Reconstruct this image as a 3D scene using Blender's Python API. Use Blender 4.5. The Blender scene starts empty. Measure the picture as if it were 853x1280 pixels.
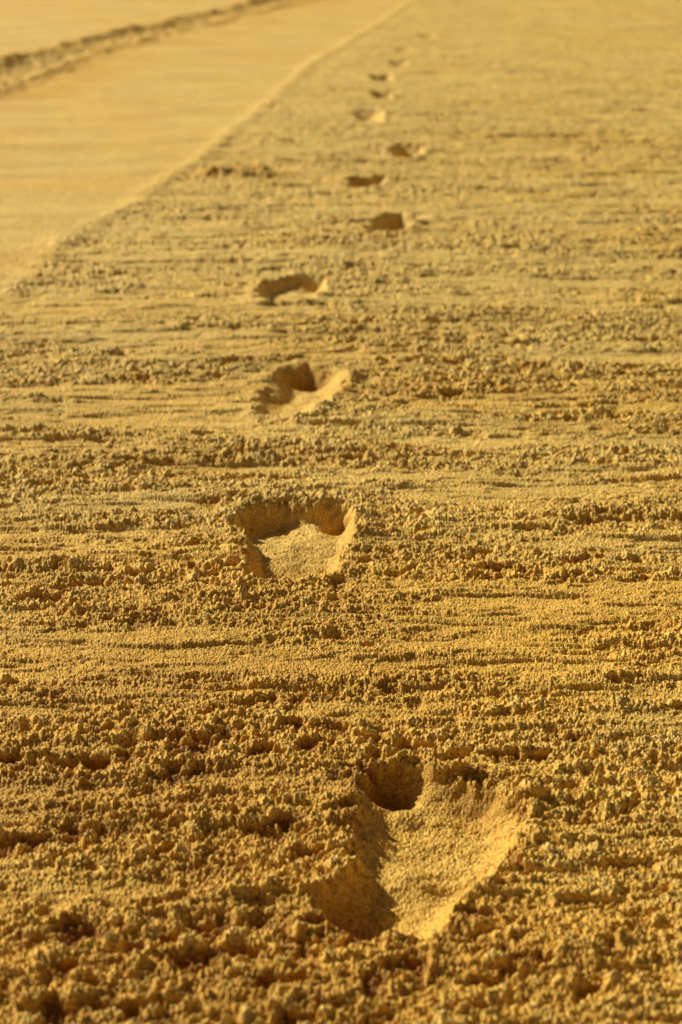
import bpy, math
import numpy as np
from mathutils import Vector
F=np.float32
rng=np.random.default_rng(7)
TAB=rng.random((8,512,512)).astype(F)

def sstep(a,b,t):
    t=np.clip((t-a)/(b-a),0,1); return t*t*(3-2*t)
def noise(x,y,k=0):
    """smooth value noise, range -1..1"""
    T=TAB[k%8]
    xi=np.floor(x); yi=np.floor(y)
    fx=(x-xi).astype(F); fy=(y-yi).astype(F)
    ix=xi.astype(np.int32)&511; iy=yi.astype(np.int32)&511
    fx=fx*fx*(3-2*fx); fy=fy*fy*(3-2*fy)
    ix1=(ix+1)&511; iy1=(iy+1)&511
    a=T[ix,iy]; b=T[ix1,iy]; c=T[ix,iy1]; d=T[ix1,iy1]
    a=a+(b-a)*fx; c=c+(d-c)*fx
    return (a+(c-a)*fy)*2-1
def fbm(x,y,k=0,o=3):
    s=0; amp=1; tot=0
    for i in range(o):
        s=s+amp*noise(x*2**i+17.3*i,y*2**i+5.1*i,k+i); tot+=amp; amp*=.5
    return s/tot
def domes(x,y,cell,rmin,rmax,dens,k):
    """heights of rounded crumbs scattered over a jittered lattice"""
    h=np.zeros_like(x)
    gx=x/cell; gy=y/cell
    cx=np.floor(gx).astype(np.int32); cy=np.floor(gy).astype(np.int32)
    for i in (-1,0,1):
        for j in (-1,0,1):
            ax=(cx+i); ay=(cy+j)
            m=ax&511; n=ay&511
            m2=(m+(ay>>9)*37)&511
            r=rmin+(rmax-rmin)*TAB[(k+2)%8][m2,n]**2
            px=(ax+.5+.9*(TAB[k%8][m2,n]-.5))*cell
            py=(ay+.5+.9*(TAB[(k+1)%8][m2,n]-.5))*cell
            d2=((x-px)**2+(y-py)**2).astype(F)
            v=np.sqrt(np.maximum(r*r-d2,0))
            v=v*(TAB[(k+3)%8][m2,n]<dens)*(0.5+.5*TAB[(k+4)%8][m2,n])
            h=np.maximum(h,v)
    return h

# ------------------------------------------------------------ grid (x across, y forward)
C=0.1835
NU=1400; UMAX=0.208
u_d=np.linspace(-UMAX,UMAX,NU)
du=u_d[1]-u_d[0]
out=[]; s=du; v=UMAX
while v<400:
    s*=1.35; v+=s; out.append(v)
u=np.concatenate([-np.array(out[::-1]),u_d,np.array(out)])
w=[0.88+C]
while w[-1]<14.6: w.append(w[-1]*(1.00085 if w[-1]<3.2 else 1.0014))
wd=np.array(w)-C
far=[wd[-1]]; s=wd[-1]-wd[-2]
while far[-1]<900: s*=1.3; far.append(far[-1]+s)
near=[wd[0]]; s=wd[1]-wd[0]
while near[-1]>-300: s*=1.35; near.append(near[-1]-s)
yy=np.concatenate([np.array(near[1:])[::-1],wd,np.array(far[1:])])
sc=np.maximum(yy+C,0.9)
X=(u[None,:]*sc[:,None]).astype(F)
Y=np.repeat(yy[:,None],len(u),1).astype(F)
R,Cn=X.shape
print("grid",R,Cn)

# ------------------------------------------------------------ footprints in world metres
# o outline, D depth, w wall width, t toe/heel hollows, b mounds, g depth gradient (gx,gy) about centre
P=[]
P.append(dict(o=[(.0119,1.242),(.0142,1.285),(.028,1.313),(.0520,1.312),(.070,1.297),(.0900,1.292),(.1134,1.270),(.1270,1.211),(.1010,1.155),(.0785,1.1165),(.0660,1.080),(.050,1.062),(.010,1.062),(-.0150,1.083),(-.010,1.125),(.006,1.160),(.0108,1.1936)],
  D=.0120,w=.027,g=(-1.5,-.5),t=[(.034,1.289,.0165,.024),(.010,1.106,.024,.009),(.094,1.262,.020,.005)],b=[(.046,1.158,.024,.0065),(.044,1.256,.011,.0045)],
  label="deep bare footprint with big toe hollow in crumbly golden sand"))
P.append(dict(o=[(-.1043,1.905),(-.096,1.950),(-.0637,1.9765),(-.026,1.963),(-.0138,1.976),(.0112,1.966),(.0163,1.900),(.0057,1.8227),(-.0046,1.7464),(-.0455,1.7228),(-.0842,1.7268),(-.086,1.798),(-.0968,1.8605)],
  D=.0140,w=.018,g=(-1.,1.5),t=[(-.002,1.938,.016,.018),(-.072,1.935,.024,.004),(-.055,1.77,.03,.003)],b=[(-.035,1.86,.03,.003),(-.028,1.925,.010,.003)],
  label="bare footprint with ragged toe edge and smooth pressed sole"))
P.append(dict(o=[(-.1066,2.4375),(-.0894,2.534),(-.080,2.6186),(-.045,2.638),(-.0039,2.595),(.0016,2.5025),(-.0227,2.4248),(-.0508,2.3615),(-.0946,2.3736)],
  D=.0125,w=.034,g=(-.5,2.),t=[(-.045,2.590,.030,.011),(-.08,2.46,.03,.002)],b=[(-.035,2.49,.02,.002)],
  label="bare footprint with pushed up sand lump beside its toes"))
P.append(dict(o=[(-.1306,3.099),(-.1294,3.2376),(-.082,3.280),(-.0219,3.2653),(-.0221,3.188),(-.050,3.0565),(-.112,3.0435)],
  D=.0125,w=.022,g=(-1.,1.5),t=[(-.05,3.235,.02,.006),(-.108,3.21,.018,.004)],b=[(-.075,3.15,.03,.002)],label="shallow bare footprint with dark toe edge in fine sand"))
P.append(dict(o=[(.0443,3.745),(.0819,3.889),(.1198,3.922),(.152,3.875),(.137,3.76),(.095,3.685),(.0504,3.703)],
  D=.015,w=.034,g=(0,1.),t=[(.105,3.86,.028,.007)],b=[],label="bare footprint turned outward in fine golden sand"))
P.append(dict(o=[(.0076,4.3556),(.0189,4.5266),(.1069,4.564),(.1026,4.433),(.0583,4.32)],D=.017,w=.034,g=(0,1.5),t=[(.05,4.50,.03,.007)],b=[],label="shallow bare footprint in streaked sand"))
P.append(dict(o=[(.1224,5.058),(.152,5.179),(.219,5.144),(.2067,4.9916),(.1626,4.863),(.1296,4.9427)],D=.020,w=.034,g=(-2.,1.),t=[(.165,5.1,.03,.008)],b=[],label="bare footprint with raised rim in streaked sand"))
def foot(cx,cy,D,sx=1,ang=0):
    o=[(-.03,-.13),(.0,-.145),(.03,-.13),(.042,.0),(.052,.09),(.03,.14),(-.03,.145),(-.052,.08),(-.04,0)]
    ca,sa=math.cos(ang),math.sin(ang)
    return dict(o=[(cx+sx*a*ca-b*sa,cy+sx*a*sa+b*ca) for a,b in o],D=D,w=.045,g=(-3.,2.),t=[(cx-.01,cy+.07,.035,.006)],b=[],label="faint bare footprint in smooth golden sand")
P+= [foot(.0824,5.835,.014,1,.05),foot(.1392,6.559,.016,-1,-.05),foot(.1468,7.203,.019),foot(.2242,7.94,.018,-1),
     foot(.275,8.70,.007),foot(.41,9.55,.008,-1)]

def polysd(px,py,o):
    """signed distance, positive inside"""
    o=np.array(o); n=len(o)
    d=np.full(px.shape,1e9,F); ins=np.zeros(px.shape,bool)
    for i in range(n):
        x0,y0=o[i]; x1,y1=o[(i+1)%n]
        ex,ey=x1-x0,y1-y0
        t=np.clip(((px-x0)*ex+(py-y0)*ey)/(ex*ex+ey*ey),0,1)
        d=np.minimum(d,(px-x0-t*ex)**2+(py-y0-t*ey)**2)
        c=((y0>py)!=(y1>py))
        xi=(x1-x0)*(py-y0)/((y1-y0) if abs(y1-y0)>1e-9 else 1e-9)+x0
        ins^=(c&(px<xi))
    d=np.sqrt(d)
    return np.where(ins,d,-d)

# ------------------------------------------------------------ curves
ridge=np.array([(-.62,2.3),(-.529,3.03),(-.487,3.69),(-.368,4.67),(-.283,5.62),(-.085,8.15),(.231,11.0),(.488,13.36),(1.1,18)])
rut=np.array([(-1.33,6.2),(-1.244,7.37),(-1.125,8.74),(-.899,10.1),(-.473,12.5),(-.2,13.95),(.3,17)])
rx=np.interp(Y,ridge[:,1],ridge[:,0]).astype(F)
rd=X-rx + .020*noise(Y*2.2,Y*0+3,1)+.010*noise(Y*9,Y*0+3,4)
tx=np.interp(Y,rut[:,1],rut[:,0]).astype(F)
td=X-tx+.03*noise(Y*1.6,Y*0+9,2)
local=(np.abs(u)[None,:]<.5)&(Y>.3)&(Y<20)

# ------------------------------------------------------------ roughness + dampness maps
s1=fbm(X*3.0+Y*.25,Y*12,1,3); s2=fbm(X*9+Y*2,Y*38,3,3)
streak=.55*s1+.45*s2
rough=.14+.96*sstep(-.28,.24,streak+.03)
patch=fbm(X*6,Y*8,5,3)
rough=rough*(.80+.6*patch)
def blob(cx,cy,sx,sy): return np.exp(-((X-cx)/sx)**2-((Y-cy)/sy)**2).astype(F)
smooth=[(-.03,1.52,.17,.035,.75),(.17,1.60,.10,.06,.7),(-.16,1.125,.07,.022,.85),(.14,2.03,.12,.06,.6),(-.15,2.30,.10,.035,.6),(.10,1.46,.10,.02,.5),(-.19,1.53,.08,.03,.6),(.15,1.12,.05,.03,.4)]
for a,b,c,d,e in smooth: rough=rough*(1-e*blob(a,b,c,d))
roughb=[(.13,1.78,.13,.05,.6),(-.13,1.86,.09,.10,.35),(-.1,1.24,.12,.06,.55),(.06,1.36,.2,.03,.4),(-.05,1.01,.25,.04,.5),(.05,1.79,.03,.03,.6),(-.1,1.65,.1,.03,.3)]
for a,b,c,d,e in roughb: rough=rough+e*blob(a,b,c,d)
dist=sstep(2.4,5.0,Y)
rough=rough*(1-.35*dist-.25*sstep(4.5,8,Y))
left=sstep(.03,-.06,rd)*sstep(2.7,3.1,Y+ .05*patch)
rough=rough*(1-.80*left)
rough=np.clip(rough,0.03,1.2)
damp_shade=.35*blob(-.05,1.50,.30,.14)+.34*blob(-.12,1.22,.25,.12)+.26*blob(-.1,1.02,.4,.1)+.2*blob(-.05,1.72,.3,.1)+.24*fbm(X*3,Y*6,4,2)
damp_shade=damp_shade+.22*sstep(3.6,1.6,Y)+.05+.12*dist*fbm(X*1.5,Y*3.6,7,3)+.05*left
damp_shade=np.clip(damp_shade,0,1)

# ------------------------------------------------------------ footprints
dep=np.zeros_like(X); wall=np.zeros_like(X); inside=np.zeros_like(X); slope=np.zeros_like(X); pit_shade=np.zeros_like(X); fid=np.zeros(X.shape,np.int16)
for k,p in enumerate(P):
    o=np.array(p['o']); m=.06
    rows=np.where((yy>o[:,1].min()-m)&(yy<o[:,1].max()+m))[0]; r0,r1=rows[0],rows[-1]+1
    cols=np.where((X[(r0+r1)//2]>o[:,0].min()-m*1.5)&(X[(r0+r1)//2]<o[:,0].max()+m*1.5))[0]; c0,c1=cols[0],cols[-1]+1
    xs=X[r0:r1,c0:c1]; ys=Y[r0:r1,c0:c1]
    sd=polysd(xs,ys,p['o'])
    j=.0040*noise(xs*38,ys*34,k+3)+.0030*noise(xs*75,ys*62,k)+.0016*noise(xs*170,ys*150,k+1)
    sj=sd+j+.0005
    t=sstep(-.003,p['w'],sj)
    cx,cy=o[:,0].mean(),o[:,1].mean()
    gr=np.clip(1+p['g'][0]*(xs-cx)+p['g'][1]*(ys-cy),.5,1.6)
    h=-p['D']*t*gr
    h+=(.0045 if k<7 else .0005)*np.exp(-((sj+.009)/.014)**2)*(.5+.5*noise(xs*35,ys*35,k+2))
    for a,b,r,q in p['t']:
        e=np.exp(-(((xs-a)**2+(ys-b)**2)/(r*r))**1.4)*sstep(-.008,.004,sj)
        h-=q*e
        pit_shade[r0:r1,c0:c1]=np.maximum(pit_shade[r0:r1,c0:c1],e*min(1,q/.014))  # toe hollow mask, used to paint shade into the sand colour
    for a,b,r,q in p['b']: h+=q*np.exp(-((xs-a)**2+(ys-b)**2)/(r*r))*t
    h+=.0034*fbm(xs*34,ys*26,k+3,3)*t
    dep[r0:r1,c0:c1]+=h
    inside[r0:r1,c0:c1]=np.maximum(inside[r0:r1,c0:c1],sstep(-.003,.010,sj))
    slope[r0:r1,c0:c1]=np.maximum(slope[r0:r1,c0:c1],4*t*(1-t))
    wall[r0:r1,c0:c1]=np.maximum(wall[r0:r1,c0:c1],np.exp(-((sj+.004)/.009)**2))
    f=fid[r0:r1,c0:c1]; f[sj>-.004]=k+1
rough=rough*(1-.78*inside)+.20*wall
damp_shade=np.clip(damp_shade*(1-.25*inside)+.7*pit_shade+.15*slope,0,1)  # damp patches plus shade painted into toe hollows; print walls darker too
lump=.012*np.exp(-((X-.013)/.013)**2-((Y-2.545)/.03)**2)+.006*np.exp(-((X-.178)/.02)**2-((Y-3.86)/.03)**2)+.004*np.exp(-((X-.135)/.01)**2-((Y-1.26)/.02)**2)
k=blob(-.245,4.60,.085,.05); rough=rough+1.1*k*(noise(X*30,Y*9,2)>-.2); lump=lump+.018*k*(.5+.5*noise(X*28,Y*20,3)); damp_shade=damp_shade+.45*k
k=blob(-.19,4.63,.03,.04); lump=lump+.010*k

# ------------------------------------------------------------ height
H=np.zeros_like(X)
H+=.010*fbm(X*.9,Y*1.3,0,2)*local
H+=.0036*fbm(X*3.5+Y*.2,Y*12,6,3)*(1-.6*left)*local
H+=.0024*fbm(X*10,Y*34,2,3)*(1-.60*left)*local
led=sstep(-.06,.10,fbm(X*7+3,Y*30,7,3))+.6*sstep(-.04,.08,fbm(X*16+3,Y*62,4,3))
H+=.0028*led*(1-.60*left)*(1-.9*inside)*local*(1+.2*dist)
led2=sstep(-.03,.06,fbm(X*2.5+8,Y*24,5,3))
H+=.0030*led2*dist*(1-.65*left)*(1-inside)*local
H+=.0030*rough*(1-.6*dist)*local
H+=(.0050*np.exp(-(rd/.030)**2)+.004*sstep(-.02,.12,rd))*sstep(2.6,3.1,Y)*local
wid=.115
tr=sstep(wid,.055,np.abs(td))*sstep(5.0,6.2,Y)
cle=np.sin((Y+.5*np.abs(td))*2*math.pi/.17)
H+=local*(-.010*tr+.018*np.exp(-((td+wid+.03)/.030)**2)*sstep(5,6.2,Y)*(.7+.6*noise(X*7,Y*5,4))+.009*np.exp(-((td-wid-.02)/.04)**2)*sstep(5,6.2,Y)*(.6+.8*noise(X*9,Y*7,5))+.006*tr*cle)
bank=np.exp(-((np.abs(td)-wid)/.09)**2)*sstep(5,6.2,Y)
rough=rough+.9*bank+.5*tr
H+=local*.009*fbm(X*22,Y*9,6,2)*np.clip(bank+tr,0,1)
damp_shade=damp_shade+.30*bank+.3*np.exp(-((td-.3)/.15)**2)*(Y>5)*sstep(0,.4,fbm(X*3,Y*1.5,2,3)+.1)
H+=dep+lump
# crumbs
n1=noise(X*240,Y*200,1); n2=noise(X*240,Y*200,2)
n3=noise(X*560,Y*470,4); n4=noise(X*560,Y*470,5)
wx=X+.0019*n1+.0009*n3; wy=Y+.0021*n2+.0010*n4
loc=local&(np.abs(u)[None,:]<.26)
huge=domes(wx*.9,wy*.82,.021,.0045,.0080,.28,2)
big=domes(wx*.92,wy*.85,.0112,.0028,.0056,.62,0)
mid=domes(wx*.90,wy*.85,.0056,.0016,.0034,.82,3)
fine=domes(X+.0005*noise(X*700,Y*600,2),Y*.85,.0028,.0009,.0018,.88,5)
cl=.5+.5*fbm(X*26,Y*44,6,3)
A=np.clip(rough,0,1.2)
crumb=np.maximum(big*sstep(.42,.95,A*(.40+1.0*cl)),.85*huge*sstep(.55,1.0,A*(.4+.9*cl)))+mid*sstep(.15,.70,A*(.40+.95*cl))*1.10+fine*(.42+.78*sstep(.1,.7,A))
crumb+=.0040*A*fbm(X*60,Y*72,1,3)
hole=sstep(.10,.45,fbm(X*50+4,Y*72,3,3))*A
crumb-=.0060*hole
crumb*=(1-.35*slope)
micro=((.0005+.00045*A)*noise(X*900,Y*800,0)+.0004*noise(X*1700,Y*1300,6))*(1-.3*slope)
H+=(crumb+micro)*loc
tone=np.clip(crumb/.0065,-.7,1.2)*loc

# ------------------------------------------------------------ materials
def sand_mat(name):
    m=bpy.data.materials.new(name); m.use_nodes=True
    nt=m.node_tree; N=nt.nodes; L=nt.links
    b=N["Principled BSDF"]; b.inputs["Roughness"].default_value=.75
    b.inputs["Specular IOR Level"].default_value=.35
    geo=N.new("ShaderNodeNewGeometry")
    at=N.new("ShaderNodeAttribute"); at.attribute_name="damp_shade"  # damp sand tone together with painted shade of hollows and crevices
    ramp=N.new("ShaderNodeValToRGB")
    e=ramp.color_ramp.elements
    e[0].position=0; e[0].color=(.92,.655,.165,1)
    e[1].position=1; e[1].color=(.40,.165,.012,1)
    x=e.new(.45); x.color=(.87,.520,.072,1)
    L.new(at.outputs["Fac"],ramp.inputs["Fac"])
    vo=N.new("ShaderNodeTexVoronoi"); vo.inputs["Scale"].default_value=820
    L.new(geo.outputs["Position"],vo.inputs["Vector"])
    sep=N.new("ShaderNodeSeparateColor"); L.new(vo.outputs["Color"],sep.inputs["Color"])
    gr=N.new("ShaderNodeValToRGB"); g=gr.color_ramp.elements
    g[0].position=0; g[0].color=(.40,.28,.16,1)
    g[1].position=1; g[1].color=(1.35,1.55,2.9,1)
    x=g.new(.20); x.color=(.83,.77,.66,1)
    x=g.new(.76); x.color=(1.11,1.13,1.2,1)
    L.new(sep.outputs["Red"],gr.inputs["Fac"])
    mx=N.new("ShaderNodeMix"); mx.data_type='RGBA'; mx.blend_type='MULTIPLY'; mx.inputs["Factor"].default_value=1
    L.new(ramp.outputs["Color"],mx.inputs["A"]); L.new(gr.outputs["Color"],mx.inputs["B"])
    n=N.new("ShaderNodeTexNoise"); n.inputs["Scale"].default_value=9; n.inputs["Detail"].default_value=5
    mp=N.new("ShaderNodeMapping"); mp.inputs["Scale"].default_value=(.35,1,1)
    L.new(geo.outputs["Position"],mp.inputs["Vector"]); L.new(mp.outputs["Vector"],n.inputs["Vector"])
    mr=N.new("ShaderNodeMapRange"); mr.inputs["From Min"].default_value=.3; mr.inputs["From Max"].default_value=.7
    mr.inputs["To Min"].default_value=.86; mr.inputs["To Max"].default_value=1.07
    L.new(n.outputs["Fac"],mr.inputs["Value"])
    mx2=N.new("ShaderNodeMix"); mx2.data_type='RGBA'; mx2.blend_type='MULTIPLY'; mx2.inputs["Factor"].default_value=1
    L.new(mx.outputs["Result"],mx2.inputs["A"]); L.new(mr.outputs["Result"],mx2.inputs["B"])
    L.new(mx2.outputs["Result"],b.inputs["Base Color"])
    bp=N.new("ShaderNodeBump"); bp.inputs["Strength"].default_value=.9; bp.inputs["Distance"].default_value=.0008
    bp.invert=True
    L.new(vo.outputs["Distance"],bp.inputs["Height"]); L.new(bp.outputs["Normal"],b.inputs["Normal"])
    return m
MAT=sand_mat("golden_sand")

# ------------------------------------------------------------ meshes
idx=np.arange(R*Cn,dtype=np.int32).reshape(R,Cn)
quads=np.stack([idx[:-1,:-1],idx[:-1,1:],idx[1:,1:],idx[1:,:-1]],-1).reshape(-1,4)
fq=fid[:-1,:-1].copy()
rutm=((np.abs(td)<wid+.02)&(Y>5.6)&(Y<16)&local)[:-1,:-1]
fq[rutm]=99
fq=fq.reshape(-1)
co=np.stack([X,Y,H],-1).reshape(-1,3).astype(F)
damp_shade_f=np.clip(damp_shade+.60*(.25-tone)*np.clip(A,0,1),0,1).astype(F).reshape(-1)  # shade between crumbs painted in by height, over the damp sand tone
def build(name,sel):
    q=quads[sel]
    if sel.sum()<len(quads)*.5:
        used,inv=np.unique(q,return_inverse=True); q=inv.reshape(-1,4).astype(np.int32)
        c=co[used]; d=damp_shade_f[used]
    else: c=co; d=damp_shade_f
    org=np.zeros(3,F)
    if name!="ground":
        org=np.array([c[:,0].mean(),c[:,1].mean(),0],F)
    c=c-org
    me=bpy.data.meshes.new(name)
    me.vertices.add(len(c)); me.vertices.foreach_set("co",c.ravel())
    me.loops.add(q.size); me.loops.foreach_set("vertex_index",q.ravel().astype(np.int32))
    me.polygons.add(len(q)); me.polygons.foreach_set("loop_start",np.arange(0,q.size,4,dtype=np.int32))
    me.update(calc_edges=True)
    a=me.attributes.new("damp_shade",'FLOAT','POINT'); a.data.foreach_set("value",d.ravel())
    me.polygons.foreach_set("use_smooth",np.ones(len(q),bool))
    me.materials.append(MAT)
    ob=bpy.data.objects.new(name,me); ob.location=org.tolist()
    bpy.context.scene.collection.objects.link(ob)
    return ob
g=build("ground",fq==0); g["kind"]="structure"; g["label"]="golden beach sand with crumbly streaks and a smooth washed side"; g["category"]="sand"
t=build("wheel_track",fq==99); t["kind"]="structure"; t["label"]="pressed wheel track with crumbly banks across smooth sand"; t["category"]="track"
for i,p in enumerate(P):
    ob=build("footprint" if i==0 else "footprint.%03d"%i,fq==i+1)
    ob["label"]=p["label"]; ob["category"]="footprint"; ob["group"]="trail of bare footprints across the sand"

# ------------------------------------------------------------ light
AZ=math.radians(47); EL=math.radians(30)
sc_=bpy.context.scene
w_=bpy.data.worlds.new("World"); sc_.world=w_; w_.use_nodes=True
bg=w_.node_tree.nodes["Background"]; bg.inputs["Strength"].default_value=.05
sky=w_.node_tree.nodes.new("ShaderNodeTexSky"); sky.sky_type='NISHITA'; sky.sun_disc=False
sky.sun_elevation=EL; sky.sun_rotation=-AZ
wb=w_.node_tree.nodes.new("ShaderNodeMix"); wb.data_type='RGBA'; wb.blend_type='MULTIPLY'; wb.inputs["Factor"].default_value=1
wb.inputs["B"].default_value=(1.35,.82,.50,1)
w_.node_tree.links.new(sky.outputs["Color"],wb.inputs["A"])
w_.node_tree.links.new(wb.outputs["Result"],bg.inputs["Color"])
sl=bpy.data.lights.new("sun",'SUN'); sl.energy=5; sl.angle=math.radians(.5); sl.color=(1,.91,.66)
so=bpy.data.objects.new("sun",sl); sc_.collection.objects.link(so)
d=Vector((-math.sin(AZ)*math.cos(EL),math.cos(AZ)*math.cos(EL),math.sin(EL)))
so.rotation_euler=d.to_track_quat('Z','Y').to_euler(); so.location=(-3,3,3)

# ------------------------------------------------------------ camera
cd=bpy.data.cameras.new("camera"); co_=bpy.data.objects.new("camera",cd); sc_.collection.objects.link(co_)
cd.sensor_fit='VERTICAL'; cd.sensor_height=36; cd.sensor_width=24; cd.lens=69.8
cd.clip_start=.01; cd.clip_end=3000
co_.location=(0,0,.6); co_.rotation_euler=(math.radians(90-17.03),0,0)
cd.dof.use_dof=True; cd.dof.focus_distance=1.65; cd.dof.aperture_fstop=10
sc_.camera=co_
sc_.view_settings.view_transform='Standard'; sc_.view_settings.look='None'; sc_.view_settings.exposure=0
